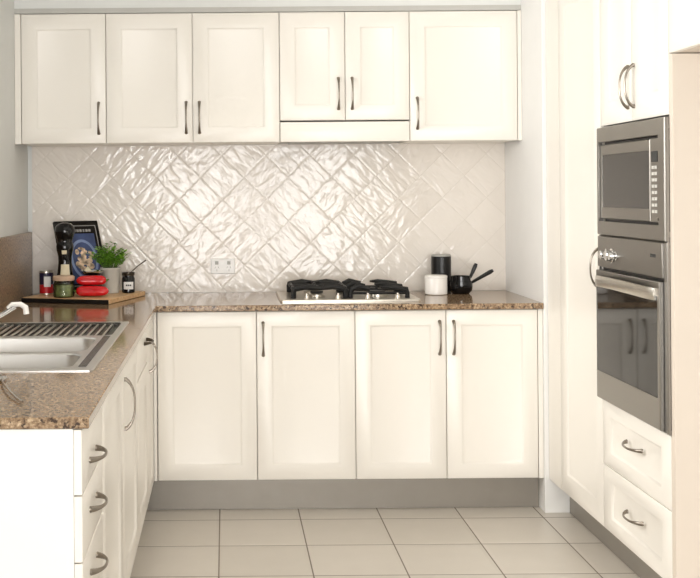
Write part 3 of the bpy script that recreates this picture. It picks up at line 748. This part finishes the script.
build('body', MB().box(xb, XTW-.002, 2.385, yT0-.001, 1.793, UT+.002), 'tallpanel', t)
ym2 = 2.90
door(t, Ft, ym2, yT0, 1.792, UT, (ym2+.03, 1.90, 'v'), ins=.072)
door(t, Ft, 2.385, ym2, 1.792, UT, (ym2-.03, 1.90, 'v'), ins=.072)
tag(build('kickboard', MB().box(1.458, 1.474, 3.395, 4.685, .001, DB-.001), 'kick'), 'grey-brown kickboard under the pantry and oven tower', 'kickboard', 'kickboards')

# ------------------------------------------------------------ microwave with trim kit
def ring(F, u0, u1, v0, v1, a0, a1, b0, b1, n0, n1):   # rectangular frame with hole
    mb = MB()
    def R(x0, x1, y0, y1, n): return [F(x0, y0, n), F(x1, y0, n), F(x1, y1, n), F(x0, y1, n)]
    mb.loops([R(a0, a1, b0, b1, n0), R(u0, u1, v0, v1, n0), R(u0, u1, v0, v1, n1-.003), R(u0+.003, u1-.003, v0+.003, v1-.003, n1), R(a0, a1, b0, b1, n1), R(a0, a1, b0, b1, n0)], False, False)
    return mb
def slab(F, u0, u1, v0, v1, n0, n1):
    a = F(u0, v0, n0); b = F(u1, v1, n1)
    return MB().box(min(a[0], b[0]), max(a[0], b[0]), min(a[1], b[1]), max(a[1], b[1]), min(a[2], b[2]), max(a[2], b[2]))
e0, e1 = yT0-.012, yP0-.004     # trim spans the tower front
e0 = yT0-.004
t = thing('microwave', 'built-in steel microwave above the wall oven', 'microwave', (1.6, 3.7, Zo1+.001))
mu0, mu1 = 3.440, 3.990; mv0, mv1 = 1.262, 1.546
build('trim_frame', ring(Ft, e0, e1, Zo1+.0012, Zo2-.001, mu0, mu1, mv0, mv1, .0015, .016), 'steel', t)
build('casing', slab(Ft, mu0-.012, mu1+.005, mv0-.02, mv1+.02, -.42, -.010), 'black', t)
dd = build('door', ring(Ft, 3.522, mu1-.004, mv0+.009, mv1-.009, 3.530, 3.968, 1.312, 1.500, -.006, .010), 'steel', t)
build('window_glass', slab(Ft, 3.531, 3.967, 1.3125, 1.4995, -.005, .008), 'mwglass', dd)
cp = build('control_panel', slab(Ft, mu0+.004, 3.5205, mv0+.009, mv1-.009, -.006, .010), 'steel', t, .001)
build('display', slab(Ft, 3.458, 3.508, 1.462, 1.496, .0102, .0115), 'display', cp)
for i in range(8):
    for j in range(2):
        v = 1.440-i*.020; u = 3.463+j*.024
        build('button', slab(Ft, u, u+.018, v, v+.010, .0102, .0118), 'button', cp)
build('door_button', slab(Ft, 3.455, 3.512, 1.275, 1.287, .0102, .0125), 'steel', cp)

# ------------------------------------------------------------ wall oven
t = thing('built_in_oven', 'built-in stainless wall oven with black glass door', 'oven', (1.6, 3.7, Zo0))
build('surround', ring(Ft, e0, e1, Zo0, Zo1-.0005, 3.414, e1-.003, Zo0+.004, Zo1-.004, .0012, .010), 'steel', t)
build('casing', slab(Ft, 3.418, e1-.005, Zo0+.008, Zo1-.012, -.5, -.004), 'black', t)
cp = build('control_panel', slab(Ft, 3.416, e1-.004, 1.098, Zo1-.0045, -.003, .016), 'steel', t, .0015)
for u, rr_ in ((3.905, .017), (3.850, .021), (3.812, .013)):
    kn = MB(); kn.tube([Ft(u, 1.145, .0162), Ft(u, 1.145, .021), Ft(u, 1.145, .022), Ft(u, 1.145, .040), Ft(u, 1.145, .043)], [rr_*1.15, rr_*1.15, rr_*.92, rr_*.86, rr_*.7], 24)
    build('knob', kn, 'chrome', cp)
mb = MB()
for i, u in enumerate((3.500, 3.489, 3.478, 3.467)): q = slab(Ft, u, u+.008, 1.160, 1.170, .0162, .0168); mb.add(q.v, q.f)
build('badge', mb, 'display', cp)
dv0, dv1 = Zo0+.006, 1.086
dd = build('door', ring(Ft, 3.420, e1-.006, dv0, dv1, 3.436, e1-.012, .722, 1.040, -.002, .024), 'steel', t)
build('door_glass', slab(Ft, 3.4365, e1-.0125, .7225, 1.0395, -.001, .0225), 'ovenglass', dd)
hm = MB(); ls = []
for i in range(25):
    q = -1+2*i/24; u = (3.445+3.992)/2+q*.268; n = .0245+.030*(1-q*q)**.6; v = 1.050+.008*(1-q*q)-.004
    hgt = .019; ls.append([Ft(u, v-hgt, n-.004), Ft(u, v-hgt, n+.003), Ft(u, v, n+.007), Ft(u, v+hgt, n+.003), Ft(u, v+hgt, n-.004), Ft(u, v, n-.0045)])
build('handle', hm.loops(ls), 'steel_light', dd)

# ------------------------------------------------------------ added fill lights in the ceiling, unseen (above and behind the frame)
M['lamp'] = bpy.data.materials.new('fill_glow'); M['lamp'].use_nodes = True
bb = M['lamp'].node_tree.nodes['Principled BSDF']; bb.inputs['Emission Color'].default_value = (1, .86, .68, 1); bb.inputs['Emission Strength'].default_value = 12
for lab, (x, y) in (('added unseen ceiling fill nearest the back wall', (.25, 4.0)), ('added unseen ceiling fill above the middle of the floor', (.25, 2.6)), ('added unseen ceiling fill above the camera', (.25, 1.0))):
    t = thing('fill_light', lab, 'light', (x, y, CEIL), 'added unseen ceiling fills')
    build('bezel', MB().lathe([(.036, CEIL-.001), (.048, CEIL-.001), (.048, CEIL-.005), (.036, CEIL-.008)], x, y, 32, False, False), 'plastic', t)
    build('lamp', MB().lathe([(.035, CEIL-.004), (.035, CEIL-.002)], x, y, 32), M['lamp'], t)
    L = bpy.data.lights.new('fill_beam', 'SPOT'); L.energy = 18; L.color = (1, .88, .74); L.spot_size = 2.3; L.spot_blend = .8; L.shadow_soft_size = .04
    o = bpy.data.objects.new('fill_beam', L); C.objects.link(o); o.parent = t; o.location = (0, 0, -.02)

def area(name, loc, rot, sx, sy, e, col):
    L = bpy.data.lights.new(name, 'AREA'); L.shape = 'RECTANGLE'; L.size = sx; L.size_y = sy; L.energy = e; L.color = col
    o = bpy.data.objects.new(name, L); C.objects.link(o); o.location = loc; o.rotation_euler = rot
    return o
area('window_daylight', (XL-.16, (wy0+wy1)/2, (wz0+wz1)/2), (0, -PI/2, 0), wz1-wz0-.1, wy1-wy0-.1, 75, (1, .985, .96))
for q0, q1 in ((gx0, gxa), (gxb, gx1)): area('terrace_daylight', ((q0+q1)/2, YR-.2, gz1/2+.05), (PI/2, 0, 0), q1-q0-.1, gz1-.2, 155, (1, .985, .975))

w = bpy.data.worlds.new('World'); bpy.context.scene.world = w; w.use_nodes = True
bg = w.node_tree.nodes['Background']; bg.inputs[0].default_value = (.93, .97, 1, 1); bg.inputs[1].default_value = 1.2

# ------------------------------------------------------------ camera
cam = bpy.data.cameras.new('Camera'); co = bpy.data.objects.new('Camera', cam); C.objects.link(co)
cam.sensor_fit = 'HORIZONTAL'; cam.sensor_width = 36; cam.lens = 1100/700*36
cam.shift_x = (350-225)/700; cam.shift_y = -(289-193)/700
cam.clip_start = .05
from mathutils import Matrix
co.matrix_world = Matrix.Translation((0, 0, EYE)) @ Matrix.Rotation(PI/2, 4, 'X') @ Matrix.Rotation(-.0078, 4, 'Z')
sc = bpy.context.scene; sc.camera = co
sc.view_settings.view_transform = 'Standard'; sc.view_settings.look = 'None'; sc.view_settings.gamma = 1
sc.view_settings.use_curve_mapping = False; sc.view_settings.exposure = -0.42
for o in bpy.data.objects:
    for kx in ('_loc', '_off'):
        if kx in o: del o[kx]
